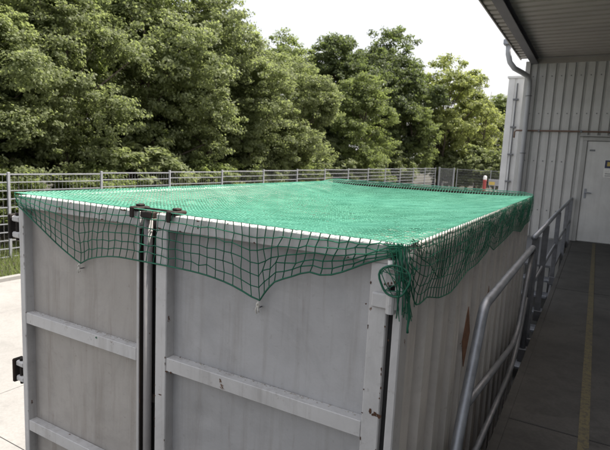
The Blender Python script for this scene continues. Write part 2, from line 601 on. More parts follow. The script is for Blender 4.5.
# fixings
b = MB()
for zz in (1.9, 2.95, 3.95, 4.72):
    for i in range(24):
        xx = -1.47 + pp * (i + .36)
        if (XD0 - .3 < xx < XD1 + .2 and zz < 3.6) or xx > 2.6: continue
        b.box(xx - .011, xx + .011, 11.99, 11.9995, zz - .011, zz + .011, .004)
b.build('screws', M['galv_dark'], wh, WO)['kind'] = 'stuff'
# side wall to the right of the dock
side_first = None
y = -8.0
while y < 11.9:
    if side_first is None:
        b = MB()
        prof = []
        for i in range(4):
            a = i * .25
            prof += [(0, a), (0, a + .19), (.034, a + .205), (.034, a + .235)]
        prof.append((0, 1.0))
        prof += [(.05, 1.0), (.05, 0)]
        b.prism_z(prof, DZ + .003, 7.0)
        side_first = b.build('cladding_sheet', M['clad'], wh, (0, 0, 0))
        side_first.location = (2.7, y - 12, 0)
    else:
        copy_part(side_first, wh, (2.7, y - 12, 0))
    y += 1.0
MB().box(2.76, 9.0, -8, 16, 0, 7.0).build('inner_wall', M['trim'], wh, WO)

# door
dr = MB().box(XD0 + .012, XD1 - .012, 12.0, 12.045, DZ + .012, DT - .01, .004).build('door', M['door'], wh, WO)
fr = MB()
fr.box(XD0 - .075, XD0 + .008, 11.975, 12.05, DZ + .002, DT + .0, .004)
fr.box(XD1 - .008, XD1 + .075, 11.975, 12.05, DZ + .002, DT + .0, .004)
fr.build('door_frame', M['trim'], dr, WO)
fr = MB(); fr.box(XD0 - .075, XD1 + .075, 11.975, 12.05, DT + .001, DT + .075, .004)
fr.build('door_head', M['trim'], dr, WO)
MB().box(XD0 - .16, XD1 + .16, 11.93, 11.999, DT + .085, DT + .11, .003).build('drip_flashing', M['trim'], dr, WO)
h = MB(); h.box(XD0 + .055, XD0 + .095, 11.992, 11.999, 2.22, 2.42, .002)
h.tube([(XD0 + .075, 11.995, 2.34), (XD0 + .075, 11.945, 2.34), (XD0 + .10, 11.94, 2.34), (XD0 + .19, 11.94, 2.335)], .010, 8)
h.build('handle', M['galv'], dr, WO, smooth=False)
MB().box(-.19, -.09, 11.994, 11.999, 3.19, 3.225).build('number_plate', M['galv_dark'], dr, WO)
MB().box(.10, .36, 11.994, 11.999, 2.67, 3.03, .002).build('notice', M['white'], dr, WO)
MB().box(.112, .348, 11.990, 11.9935, 2.86, 3.018).build('notice_print', M['navy'], dr, WO)
MB().box(.15, .31, 11.986, 11.9895, 2.90, 2.985).build('notice_print', M['yellow_sign'], dr, WO)
MB().box(.13, .33, 11.990, 11.9935, 2.70, 2.712).build('notice_print', M['galv_dark'], dr, WO)
MB().box(.13, .30, 11.990, 11.9935, 2.74, 2.752).build('notice_print', M['galv_dark'], dr, WO)
for z in (1.6, 2.4, 3.2):
    MB().tube([(XD1 - .005, 11.965, z - .05), (XD1 - .005, 11.965, z + .05)], .011, 8).build('hinge', M['galv_dark'], dr, WO)

# conduit across the wall
cz = 3.585
MB().tube([(-1.66, 11.93, cz - .16), (-1.66, 11.93, cz - .03), (-1.62, 11.93, cz), (-1.0, 11.955, cz), (2.68, 11.955, cz - .01)], .017, 8).build('conduit', M['conduit'], wh, WO, smooth=True)
for i in range(5):
    xx = -1.2 + i * .8
    MB().box(xx, xx + .035, 11.93, 11.999, cz - .028, cz + .024, .003).build('pipe_clip', M['galv_dark'], wh, WO)

# canopy sheeting: ribs run across the dock, strips 1 m wide
SZ = 5.10
prof = []
for i in range(4):
    a = i * .25
    prof += [(a, 0), (a + .15, 0), (a + .17, .045), (a + .23, .045)]
prof.append((1.0, 0))
prof += [(1.0, .06), (0, .06)]
b = MB(); b.prism_x([(p[0] * .999, p[1]) for p in prof], -1.68, 2.69)
sh0 = b.build('canopy_sheet', M['soffit'], wh, (0, 0, 0))
for i in range(5):
    loc = (0, 7 + i - 12, SZ)
    if i == 0: sh0.location = loc
    else: copy_part(sh0, wh, loc)
MB().box(-1.705, -1.682, 6.98, 12.05, SZ - .02, SZ + .09, .003).build('eave_trim', M['soffit'], wh, WO)
bm_ = MB(); bm_.box(-1.47, -1.33, 7.0, 11.96, SZ - .125, SZ - .11); bm_.box(-1.407, -1.393, 7.0, 11.955, SZ - .1095, SZ - .0165); bm_.box(-1.47, -1.33, 7.0, 11.96, SZ - .016, SZ - .002)
bm_.build('canopy_beam', M['beam'], wh, WO)
MB().box(1.2, 1.34, 7.0, 11.96, SZ - .16, SZ - .002, .005).build('canopy_beam', M['beam'], wh, WO)
MB().box(-1.706, 2.69, 6.93, 6.978, SZ - .10, SZ + .09, .004).build('canopy_fascia', M['soffit'], wh, WO)
shade_canopy = MB(); shade_canopy.prism_x([(p[0] * .999, p[1]) for p in prof], .50, 2.69)  # unseen nearer canopy, added and sized to shade dock and container side only
shade_sheet = shade_canopy.build('canopy_sheet', M['soffit'], wh, (0, 0, 0))
for i in range(8):
    loc = (0, -1.1 + i - 12, SZ)
    if i == 0: shade_sheet.location = loc
    else: copy_part(shade_sheet, wh, loc)
MB().box(.475, .498, -1.1, 6.89, SZ - .02, SZ + .09, .003).build('eave_trim', M['soffit'], wh, WO)  # edge of the added shading canopy
# downpipe with swan neck
yp = 11.2
pts = [at(455.2, 92, 1, yp), at(455.0, 99, 1, yp), at(456.2, 105, 1, yp), at(459.5, 109.5, 1, yp), at(465, 112.5, 1, 11.5), at(469, 115, 1, 11.75), at(470.6, 119, 1, 11.84), at(470.4, 125, 1, 11.84)]
zt = pts[-1]
dp = [tuple(p) for p in pts] + [(zt[0], 11.84, z) for z in (4.0, 3.0, 2.0, 1.0, .15)]
dpo = MB().tube(dp, .052, 14).build('downpipe', M['pipe_paint'], wh, WO, smooth=True)
for z in (4.3, 3.1, 2.0):
    MB().tube([(zt[0] + .06 * math.cos(t), 11.84 + .06 * math.sin(t), z) for t in np.linspace(0, 2 * math.pi, 13)[:-1]], .008, 5, closed=True).build('pipe_bracket', M['galv_dark'], dpo, WO)
MB().box(pts[0][0] - .09, pts[0][0] + .09, yp - .09, yp + .09, pts[0][2] - .01, pts[0][2] + .10, .012).build('outlet', M['galv'], dpo, WO)

# white annex beyond the end wall
AX0 = at(452.3, 150, 1, 12.6)[0]
AT = at(455, 117, 1, 12.6)[2]
an = empty('annex', (-1.2, 13, 0), 'narrow white ribbed metal annex standing behind the downpipe corner', 'building')
ao = (-1.2, 13, 0)
prof = []
a = AX0
while a < -1.0:
    prof += [(a, 12.6), (a + .13, 12.6), (a + .145, 12.625), (a + .175, 12.625)]
    a += .19
prof += [(a, 12.6), (a, 12.7), (AX0, 12.7)]
MB().prism_z(prof, 0, AT).build('cladding_sheet', M['clad_white'], an, ao)
MB().box(AX0, 2.8, 12.702, 18, 0, AT).build('body', M['clad_white'], an, ao)
MB().box(AX0 - .03, 2.83, 12.57, 18.03, AT + .001, AT + .06, .008).build('roof_edge', M['clad_white'], an, ao)
cx_ = at(459, 150, 1, 12.55)[0]
MB().tube([(cx_, 12.55, .3), (cx_, 12.55, AT - .12)], .016, 8).build('conduit', M['galv_dark'], an, ao)
for z in np.arange(1.2, AT - .2, .62):
    MB().box(cx_ - .07, cx_ + .05, 12.53, 12.599, z, z + .035, .003).build('pipe_clip', M['galv_dark'], an, ao)

# ------------------------------------------------------------------ open-top container
XL, XR, YF, YB, ZT = -3.035, -.58, 1.785, 5.93, 2.488
CO = ((XL + XR) / 2, YF, 0)
ct = empty('waste_container', CO, 'large grey open-top steel waste container with double end doors', 'container')
REC = .056


def dpt(u, v, w, h, a):
    p = at(u, v, 1, YF + REC)
    return (p[0], p[2], w, h, a)


DENTS = {-1: [dpt(133, 326, .035, .05, .010), dpt(148, 316, .06, .02, .006), dpt(160, 345, .09, .12, .008), dpt(150, 275, .14, .07, .006), dpt(120, 355, .07, .16, .007)],
         1: [dpt(335, 274, .02, .028, .007), dpt(230, 365, .06, .05, .010), dpt(240, 300, .10, .10, .007), dpt(221, 313, .02, .025, .006), dpt(300, 330, .16, .10, .008), dpt(265, 358, .05, .04, .006)]}


def door(name, x0, x1, st_l, st_r, hinge_side):
    pb = MB(); nx_, nz_ = 56, 90
    dents = DENTS[hinge_side]
    xa, xb, za, zb = x0 + st_l - .002, x1 - st_r + .002, .17, ZT - .07
    for j_ in range(nz_ + 1):
        for i_ in range(nx_ + 1):
            xx = xa + (xb - xa) * i_ / nx_; zz = za + (zb - za) * j_ / nz_
            bay = (zz - 1.72) / .72
            dy = .004 * math.sin(math.pi * i_ / nx_) * abs(math.sin(math.pi * bay)) + .0015 * math.sin(xx * 9 + 2 * zz) * math.sin(zz * 7 + xx)
            for (dx_, dz_, w_, h_, a_) in dents:
                dy += a_ * math.exp(-((xx - dx_) / w_) ** 2 - ((zz - dz_) / h_) ** 2)
            pb.v.append((xx, YF + REC + max(dy, -.002) , zz))
    for j_ in range(nz_):
        for i_ in range(nx_):
            k_ = j_ * (nx_ + 1) + i_
            pb.f.append((k_, k_ + 1, k_ + nx_ + 2, k_ + nx_ + 1))
    d = pb.build(name, M['panel_bounce_lit'] if hinge_side < 0 else M['paint_panel'], ct, CO, smooth=True, fix=False)
    MB().box(x0, x0 + st_l, YF, YF + REC + .03, .15, ZT - .0765, .004).build('stile', M['paint_frame'], d, CO)
    MB().box(x1 - st_r, x1, YF + .0006, YF + REC + .03, .15, ZT - .0765, .004).build('stile', M['paint_frame'], d, CO)
    for z0, z1 in ((1.686, 1.757), (.972, 1.043), (.26, .331)):
        MB().box(x0 + st_l + .0008, x1 - st_r - .0008, YF + .002, YF + REC - .0005, z0, z1, .003).build('rail', M['paint_frame'], d, CO)
    MB().box(x0, x1, YF + .0012, YF + REC + .03, ZT - .076, ZT - .002, .004).build('top_rail', M['paint_frame'], d, CO)
    MB().box(x0 + st_l + .0008, x1 - st_r - .0008, YF + .001, YF + REC + .03, .15, .2205, .004).build('bottom_rail', M['paint_frame'], d, CO)
    return d


dl = door('door', XL, -1.985, .048, .022, -1)
dr2 = door('door', -1.868, -.641, .076, .074, 1)
# weld / edge lines of dirt on top of the mid rails: real crumbs
rr = random.Random(3)
for (x0, x1, dd) in ((XL + .06, -2.02, dl), (-1.78, -.73, dr2)):
    cb = MB()
    for i in range(110):
        xx = rr.uniform(x0, x1); yy = YF + REC - abs(rr.gauss(0, .010)) - .004; s_ = rr.uniform(.0007, .0022)
        cb.box(xx - s_ * 1.4, xx + s_, yy - s_, yy + s_, 1.7568, 1.757 + s_ * 1.1)
    o = cb.build('dirt', M['crumb'], dd, CO); o['kind'] = 'stuff'
def chip(cx, cz, w, h, seed, parent, y=None, mat=None):
    r_ = random.Random(seed); pts_ = []
    k = 11
    for i in range(k):
        t = 2 * math.pi * i / k
        q = r_.uniform(.45, 1.1)
        pts_.append((cx + math.cos(t) * w * q, cz + math.sin(t) * h * q))
    b = MB(); b.prism_y(pts_, (YF if y is None else y) - .0013, (YF if y is None else y) - .0003)
    return b.build('rust_chip', mat or M['rust_edge'], parent, CO)


# gap backing and locking bar
MB().box(-1.9845, -1.8685, YF + .066, YF + .076, .16, ZT - .05).build('door_seal', M['rubber'], ct, CO)
lb = MB().tube([(-1.957, YF + .035, .12), (-1.957, YF + .035, ZT - .03)], .0225, 16).build('locking_bar', M['paint'], ct, CO, smooth=True)
for z in (.6, 1.45, 2.25):
    MB().box(-1.975, -1.905, YF + .05, YF + .066, z, z + .05, .005).build('bar_guide', M['rusty'], lb, CO)
MB().box(-1.9845, -1.978, YF + .002, YF + .05, .16, ZT - .09).build('seal_strip', M['rusty'], lb, CO)
for z in (1.28, 1.52):
    MB().lathe([(.009, 0), (.009, .006)], 0, 0, 8)
# top latches
for (x0, name) in ((-2.055, 'latch'), (-1.80, 'latch')):
    l = MB().box(x0 + .008, x0 + .066, YF - .012, YF + .08, ZT + .001, ZT + .020, .006).build(name, M['rusty'], ct, CO)
    MB().box(x0 + .018, x0 + .05, YF + .02, YF + .06, ZT + .0205, ZT + .032, .004).build('latch_cap', M['rusty'], l, CO)
    MB().box(x0 + .02, x0 + .05, YF - .022, YF - .0125, ZT - .035, ZT + .02, .004).build('latch_tongue', M['rusty'], l, CO)
MB().tube([(-2.0, YF + .045, ZT + .010), (-1.80, YF + .045, ZT + .010)], .007, 8).build('latch_rod', M['rusty'], ct, CO)
MB().box(-1.962, -1.88, YF - .018, YF + .03, ZT - .028, ZT + .004, .005).build('latch_keeper', M['rusty'], ct, CO)
# hinges on the left edge
for zc in (2.285, 1.345, .45):
    hg = MB().box(XL - .10, XL - .078, YF - .012, YF + .055, zc - .078, zc + .078, .006).build('hinge', M['rusty'], ct, CO)
    for s_ in (-1, 1):
        zc2 = zc + s_ * .05
        MB().box(XL - .0775, XL - .0005, YF + .0, YF + .045, zc2 - .018, zc2 + .018, .007).build('hinge_lug', M['paint_frame'], hg, CO)
    MB().tube([(XL - .045, YF + .022, zc - .085), (XL - .045, YF + .022, zc + .085)], .013, 10).build('hinge_pin', M['rusty'], hg, CO)
# right corner post and hinges
MB().box(-.615, XR, YF + .001, YF + .10, .12, ZT - .003, .005).build('corner_post', M['paint_frame'], ct, CO)
MB().box(-.6405, -.6155, YF + .03, YF + .06, .15, ZT - .05).build('door_seal', M['rubber'], ct, CO)
MB().box(XL + .003, XL + .05, YF + .09, YF + .17, .12, ZT - .003, .005).build('corner_post', M['paint_frame'], ct, CO)
for zc in (2.27, 1.35, .45):
    hg = MB().box(-.70, -.598, YF - .016, YF - .0005, zc - .03, zc + .03, .006).build('hinge', M['paint_frame'], ct, CO)
    MB().tube([(-.622, YF - .012, zc - .042), (-.622, YF - .012, zc + .042)], .018, 12).build('hinge_pin', M['paint_frame'], hg, CO, smooth=False)
MB().box(-.655, -.60, YF - .012, YF - .0005, 2.335, 2.405, .006).build('hinge_cover', M['paint_frame'], ct, CO)
MB().tube([(-.628, YF - .020, 2.40), (-.628, YF - .020, 2.432)], .013, 12).build('hinge_bolt', M['white'], ct, CO)
for k in range(4):
    chip(-.650 + .013 * k, 2.338 + .004 * k, .004, .006, 400 + k, ct, YF - .0125)
# top corner castings
MB().box(-.672, XR + .004, YF - .004, YF + .12, ZT - .002, ZT + .006, .003).build('corner_plate', M['paint_frame'], ct, CO)
# side rails and corrugated sides
for sx, xa, xb in (('r', XR - .07, XR), ('l', XL + .003, XL + .07)):
    MB().box(xa, xb, YF + .1015, YB, ZT - .10, ZT - .001, .006).build('top_side_rail', M['side_paint'], ct, CO)
    MB().box(xa, xb, YF + .1015, YB, .12, .28, .006).build('bottom_side_rail', M['side_paint'], ct, CO)
    pr = []
    yy = YF + .1015
    xo = XR - .006 if sx == 'r' else XL + .009
    xi = XR - .085 if sx == 'r' else XL + .088
    while yy + .28 < YB:
        pr += [(xo, yy), (xo, yy + .12), (xi, yy + .145), (xi, yy + .255)]
        yy += .28
    pr += [(xo, yy), (xo, YB - .01)]
    off = -.006 if sx == 'r' else .006
    b = MB(); b.prism_z(pr + [(p[0] + off, p[1]) for p in pr[::-1]], .281, ZT - .1005)
    b.build('side_wall', M['side_paint'], ct, CO)
MB().box(XL + .0705, XR - .0705, YB - .06, YB - .002, .12, ZT + .026, .006).build('rear_wall', M['rusty'], ct, CO)  # dark material stands for the shade on the face towards the doors
MB().box(XL + .07, XR - .07, YF + .11, YB - .06, .13, .2).build('floor', M['rusty'], ct, CO)
for yy in (2.2, 5.4):
    for xx in (XL + .35, XR - .35):
        MB().tube([(xx - .07, yy, .1), (xx + .07, yy, .1)], .095, 18).build('roller', M['rusty'], ct, CO)
# hazard placards on the side
for (yc, zc, s_) in ((3.06, 1.765, .19), (3.72, 1.80, .15)):
    b = MB(); n = 0
    b.prism_x([(yc - s_ * .55, zc), (yc, zc - s_), (yc + s_ * .55, zc), (yc, zc + s_)], XR - .0045, XR - .0015)
    b.build('placard', M['conduit'] if yc > 3.5 else plain_mat('placard_orange', (.20, .095, .055), .6, .35, 25), ct, CO)
# chips of rust at edges


for i, (u, v, w, h) in enumerate([(353, 362, .006, .016), (356, 365, .014, .008), (359.5, 366, .010, .012), (356.5, 363.5, .010, .005), (203, 333, .012, .006), (206, 334, .006, .006),
                                  (226, 226.5, .004, .012), (190.5, 305, .004, .006), (198, 350, .014, .004), (213, 322.5, .004, .004), (364, 300, .003, .006), (366.5, 310, .003, .005), (350, 283, .004, .004),
                                  (183, 355, .005, .01), (99.3, 289.5, .006, .004), (361, 345, .004, .006)]):
    p = at(u, v, 1, YF)
    chip(p[0], p[2], w, h, i, dl if p[0] < -1.95 else dr2)
rs = random.Random(9)
for k in range(46):
    xe, par = rs.choice([(-1.868, dr2), (-1.792, dr2), (-.715, dr2), (-.641, dr2), (XL + .048, dl), (-1.868, dr2), (-.641, dr2)])
    zz = rs.uniform(1.1, 2.40)
    xe += (.003 if xe in (-1.868, -.715, XL) else -.003)
    chip(xe, zz, rs.uniform(.0015, .004), rs.uniform(.002, .010), 200 + k, par)
for k in range(16):
    xx = rs.choice([rs.uniform(-2.15, -1.7), rs.uniform(XL, -.65)])
    chip(xx, ZT - rs.uniform(.004, .012) if rs.random() < .6 else ZT - .072, rs.uniform(.004, .016), rs.uniform(.002, .005), 300 + k, dl if xx < -1.95 else dr2, YF + .0008)
p = at(151, 308, 1, YF + .002)
chip(p[0], p[2], .010, .007, 77, dl, YF + .002, M['net'])
# tie hooks on doors
hooks = []
for (u, v, dd) in ((139.4, 255.5, dl), (271, 284, dr2)):
    p = at(u, v, 1, YF + .034)
    hooks.append(p)
    hk = MB().tube([(p[0], YF + REC, p[2] - .012), (p[0], YF + .036, p[2] - .012), (p[0], YF + .030, p[2] - .008), (p[0], YF + .030, p[2] + .002)], .0035, 8)
    hk.build('tie_hook', M['galv'], dd, CO, smooth=True)

# load seen through the net
b = MB()
hr = np.random.RandomState(4)
nx, ny = 26, 42
for j in range(ny + 1):
    for i in range(nx + 1):
        fx, fy = i / nx, j / ny
        z = 1.62 + .52 * math.sin(math.pi * fx) ** .6 * math.sin(math.pi * fy) ** .5 + hr.uniform(-.07, .07)
        b.v.append((XL + .09 + (XR - XL - .18) * fx, YF + .13 + (YB - YF - .23) * fy, z))
for j in range(ny):
    for i in range(nx):
        k = j * (nx + 1) + i
        b.f.append((k, k + 1, k + nx + 2, k + nx + 1))
for i in range(420):   # loose boards, offcuts and board sheets
    fx, fy = hr.uniform(.05, .95), hr.uniform(.04, .96)
    x = XL + .12 + (XR - XL - .24) * fx; y = YF + .16 + (YB - YF - .3) * fy
    z = 1.65 + .52 * math.sin(math.pi * fx) ** .6 * math.sin(math.pi * fy) ** .5
    l, w, t, a = hr.uniform(.1, .42), hr.uniform(.03, .14), .008, hr.uniform(0, math.pi)
    tx, tz = hr.uniform(-.3, .3), hr.uniform(0, .06)
    ca, sa = math.cos(a), math.sin(a)
    n = len(b.v)
    for dz in (0, .012):
        for (p, q) in ((-l, -w), (l, -w), (l, w), (-l, w)):
            xx = min(max(x + (p * ca - q * sa) * .5, XL + .09), XR - .09); yy = min(max(y + (p * sa + q * ca) * .5, YF + .13), YB - .08)
            b.v.append((xx, yy, z + tz + dz + p * tx * .4))
    b.f += [tuple(n + k for k in q) for q in ((0, 3, 2, 1), (4, 5, 6, 7), (0, 1, 5, 4), (1, 2, 6, 5), (2, 3, 7, 6), (3, 0, 4, 7))]
M['load'] = plain_mat('pale_waste', (.50, .47, .39), .9, .5, 6)
ld = b.build('waste_load', M['load'])
tag(ld, 'pale loose timber and board waste under the net inside the container', 'waste', kind='stuff')

# ------------------------------------------------------------------ green net
NO = (CO[0], YF, ZT)
net = empty('cover_net', NO, 'green knotted safety net stretched over the open container top', 'net')
NC, NR = 82, 140
XA, XB, YA, YC = XL - .012, XR + .012, YF - .012, YB + .01
nrs = np.random.RandomState(11)
ph = nrs.uniform(0, 6.28, 12)


def wob(a, b_):
    return (math.sin(a * 7 + ph[0] + 1.3 * b_) + math.sin(a * 13 + b_ * 9 + ph[1]) * .6 + math.sin(b_ * 17 + a * 4 + ph[2]) * .5) / 2.1


T = np.zeros((NR + 1, NC + 1, 3))
for j in range(NR + 1):
    for i in range(NC + 1):
        fx, fy = i / NC, j / NR
        ex = min(fx, 1 - fx) * 2; ey = min(fy, 1 - fy) * 2
        s_ = (1 - (1 - min(1, ex * 1.3)) ** 2.2) * (1 - (1 - min(1, ey * 1.6)) ** 2.2)
        z = ZT + .012 - .08 * s_ + .018 * wob(fx, fy) * min(1, ex * 3) * min(1, ey * 4)
        if fy > .955:        # up over the raised rear header
            z = max(z, ZT + .012) + .032 * min(1, (fy - .955) / .022) * min(1, ex * 8 + .35)
        T[j, i] = nrs.normal(0, .0013, 3) * (1, 1, .5) + (XA + (XB - XA) * fx + .010 * wob(fy * 1.7, fx * 2) * min(1, ex * 5), YA + (YC - YA) * fy + .012 * wob(fx * 2, fy) * min(1, ey * 5), z)
b = MB()
SR = .0019
for i in range(NC + 1):
    b.tube(T[:, i], SR, 4, cap=False)
for j in range(NR + 1):
    b.tube(T[j, :] + [0, 0, .001], SR, 4, cap=False)
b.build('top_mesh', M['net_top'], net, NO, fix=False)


def resample(pts_, n):
    P = np.array(pts_, float)
    s_ = np.r_[0, np.cumsum(np.linalg.norm(np.diff(P, axis=0), axis=1))]
    t = np.linspace(0, s_[-1], n)
    return np.stack([np.interp(t, s_, P[:, k]) for k in range(P.shape[1])], 1)


def smooth_poly(pts_, it=2):
    P = [np.array(p, float) for p in pts_]
    for _ in range(it):
        Q = [P[0]]
        for a, c_ in zip(P[:-1], P[1:]):
            Q += [a * .75 + c_ * .25, a * .25 + c_ * .75]
        Q.append(P[-1]); P = Q
    return P


def drape(top, low, rows, rope, name, bulge, jit, rad=.0031, normal=(0, -1, 0)):
    n = len(top)
    G = np.zeros((rows + 1, n, 3))
    nv = np.array(normal, float)
    for r_ in range(rows + 1):
        t = r_ / rows
        for c_ in range(n):
            p = top[c_] * (1 - t) + low[c_] * t
            p = p + nv * bulge * math.sin(math.pi * min(1, t * 1.15)) * (.6 + .4 * math.sin(c_ * .55 + ph[3]))
            if 0 < r_ < rows:
                p = p + nrs.normal(0, jit, 3) * np.array([1, .4, 1]) if abs(nv[1]) > .5 else p + nrs.normal(0, jit, 3) * np.array([.4, 1, 1])
            G[r_, c_] = p
    b = MB()
    for c_ in range(n):
        q = [G[r_, c_] for r_ in range(rows + 1)]
        b.tube(q, rad, 4, cap=False)
    for r_ in range(1, rows):
        b.tube(G[r_], rad, 4, cap=False)
    for r_ in range(1, rows):
        for c_ in range(n):
            p = G[r_, c_]; k = len(b.v); q_ = rad * 1.9
            b.v += [tuple(p + np.array(d_) * q_) for d_ in ((1, 0, 0), (-1, 0, 0), (0, 1, 0), (0, -1, 0), (0, 0, 1), (0, 0, -1))]
            b.f += [tuple(k + i_ for i_ in t_) for t_ in ((0, 2, 4), (2, 1, 4), (1, 3, 4), (3, 0, 4), (2, 0, 5), (1, 2, 5), (3, 1, 5), (0, 3, 5))]
    o = b.build(name, M['net'], net, NO, fix=False)
    MB().tube(low, rope, 6, cap=True).build('edge_rope', M['net'], o, NO, smooth=True, fix=False)
    return o


# front drape, lower edge as it hangs between the two ties
yfd = YF - .010
fl = [(93.6, 211), (110, 227), (124, 241), (139.3, 253.5)]
fl2 = [(139.3, 253.5), (144, 250.5), (149, 249), (163.6, 247.7), (180.8, 251), (208, 256), (230, 261), (249, 268), (262, 275.5), (271, 281.5)]
fl3 = [(271, 281.5), (275, 275), (280, 269), (283.6, 266), (301, 261.5), (304, 259), (306.5, 258.6), (313, 262), (325.4, 262), (337.7, 257.8), (350, 253), (362, 250), (374, 247)]
tips = [at(139.3, 253.5, 1, yfd), at(271, 281.5, 1, yfd)]
low = []
for seg in (fl, fl2, fl3):
    P = []
    for u, v in seg:
        p = at(u, v, 1, yfd)
        w_ = max(math.exp(-((p[0] - t_[0]) / .10) ** 2 - ((p[2] - t_[2]) / .12) ** 2) for t_ in tips)
        P.append(at(u, v, 1, yfd + .050 * w_))
    P = smooth_poly(P, 2)
    low += P if not low else P[1:]
NF = 54
low = resample(low, NF)
top = []
for k in range(NF):
    f_ = k / (NF - 1)
    sk = .07 * math.sin(math.pi * min(1, f_ * 1.02)) ** .5 if f_ < .98 else 0
    top.append((XA + (XR - .01 - XA) * f_ + sk * (1 - f_) ** .3, YF - .012, ZT + .012))
top = np.array(top)
drape(top, low, 6, .0040, 'front_drape', .012, .0032, .0027)
# strip of net doubled along the top rail
# side drape
xsd = XR + .014
sl = [(381, 262), (386, 284), (390, 283), (395, 278), (404, 278.6), (412, 275), (418, 268), (424.5, 259), (432, 253.5), (439.4, 244.5), (441, 240), (444, 243.5), (452, 236), (455, 233), (458.6, 229), (464, 230), (467, 225), (470.5, 222)]
NS = 84
low = resample([at(u, v, 0, xsd) for u, v in sl], NS)
top = np.array([(XB, YA + (YC - YA) * k / (NS - 1), ZT + .014) for k in range(NS)])
drape(top, low, 7, .0030, 'side_drape', .020, .0028, .0019, normal=(1, 0, 0))
low2 = low.copy(); low2[:, 2] += .13 + .05 * np.sin(np.arange(NS) * .45); low2[:, 1] += .05; low2[:, 0] -= .008
drape(top + [-.004, .02, -.003], low2, 3, .0022, 'side_drape_fold', .006, .003, .0016, normal=(1, 0, 0))
# gathered corner with its rope loop
rc = at(372, 264, 1, YF - .03)
b = MB()
loop = [(rc[0] - .004 + .058 * math.cos(t) * (1 + .10 * math.sin(3 * t)), YF - .034 + .006 * math.sin(2 * t), rc[2] - .012 + .062 * math.sin(t) * (1 + .06 * math.cos(2 * t))) for t in np.linspace(0, 2 * math.pi, 25)[:-1]]
b.tube(loop, .0042, 6, closed=True)
gath = b.build('corner_loop', M['net'], net, NO, smooth=True, fix=False)
b = MB()
for k in range(14):
    t0, t1 = nrs.randint(0, 24), nrs.randint(0, 24)
    a, c_ = np.array(loop[t0]), np.array(loop[t1])
    mid_ = (a + c_) / 2 + [nrs.uniform(-.01, .01), -.008, nrs.uniform(-.012, .012)]
    b.tube([a, mid_, c_], .0017, 4, cap=False)
for k in range(20):
    x0_ = nrs.uniform(-.66, XB); y0_ = YF - .014 - nrs.uniform(0, .01)
    e = np.array([XR + .012 + nrs.uniform(-.035, .02), YF + nrs.uniform(-.03, .07), nrs.uniform(2.19, 2.33)])
    s_ = np.array([x0_, y0_, ZT + .012])
    m_ = (s_ + e) / 2 + [nrs.uniform(0, .025), nrs.uniform(-.03, 0), nrs.uniform(-.03, .03)]
    b.tube(smooth_poly([s_, m_, e], 2), .0019, 4, cap=False)
for k in range(12):
    a = np.array([XR + .012 + nrs.uniform(-.03, .02), YF + nrs.uniform(-.03, .06), nrs.uniform(2.2, 2.44)])
    c_ = a + [nrs.uniform(-.03, .03), nrs.uniform(-.03, .06), nrs.uniform(-.04, .04)]
    c_[0] = max(c_[0], XR + .004) if c_[1] > YF - .01 else c_[0]
    b.tube([a, (a + c_) / 2 + [.008, -.006, -.012], c_], .0019, 4, cap=False)
b.build('corner_gather', M['net'], net, NO, fix=False)
te = at(387, 287, 0, XR + .02)
MB().tube([(XR + .016, YF + .02, 2.27), (XR + .02, YF + .03, 2.22), (te[0], YF + .02, 2.175), (XR + .02, YF + .025, 2.155)], [.007, .006, .004, .005], 7).build('loose_tail', M['net'], net, NO, smooth=True)
# white ties at the hooks
for p in hooks:
    b = MB()
    q = np.array([p[0], YF + .026, p[2]])
    b.tube([q + [0, 0, .018], q + [.006, 0, .006], q + [.004, 0, -.012], q + [-.004, 0, -.014], q + [-.006, 0, .004], q + [0, 0, .016]], .0042, 6)
    b.tube([q + [-.004, -.004, .006], q + [.005, -.005, .010]], .0055, 6)
    b.tube([q + [0, -.003, .004], q + [-.010, -.003, -.022], q + [-.004, -.002, -.038]], .0034, 6)
    b.tube([q + [0, -.003, .004], q + [.004, -.003, -.020], q + [.008, -.002, -.030]], .0034, 6)
    b.build('tie_cord', M['cord'], net, NO, smooth=True)

# ------------------------------------------------------------------ fences
FP0 = at(88, 250, 2, 0.0)
FD = np.array([.02925, .99957, 0])
FO = (float(FP0[0]), float(FP0[1]), 0)
fence = empty('mesh_fence', FO, 'grey welded mesh fence with square posts between yard and trees', 'fence')
FH, FPAN = 2.05, 2.55


def mesh_panel(length, hgt, dv, hz, rod=.0017, hrod=.011):
    b = MB()
    k = int(length / dv)
    for i in range(k + 1):
        xx = length * i / k
        b.box(-rod, rod, xx - rod, xx + rod, .05, hgt)
    zz = .06
    while zz < hgt:
        b.box(-.012, -.0035, 0, length, zz - hrod, zz + hrod)
        b.box(.0035, .012, 0, length, zz - hrod, zz + hrod)
        zz += hz
    b.box(-.014, .014, 0, length, hgt - .016, hgt + .016)
    return b


ang = -math.atan2(FD[0], FD[1])
p_first = q_first = None
for i in range(-5, 14):
    P = FP0 + FD * FPAN * i
    base = gz(P[1])
    rel = (P[0] - FO[0], P[1] - FO[1], base)
    if p_first is None:
        p_first = MB().box(-.03, .03, -.03, .03, 0, FH + .05, .005).build('post', M['fence_grey'], fence)
        p_first.location = rel; p_first.rotation_euler.z = ang
        q_first = mesh_panel(FPAN - .07, FH, .1, .2).build('mesh_panel', M['fence_grey'], fence, fix=False)
        q_first.location = (rel[0] + FD[0] * .035, rel[1] + FD[1] * .035, base); q_first.rotation_euler.z = ang
        continue
    copy_part(p_first, fence, rel)
    if i < 13:
        o = copy_part(q_first, fence, (rel[0] + FD[0] * .035, rel[1] + FD[1] * .035, base))
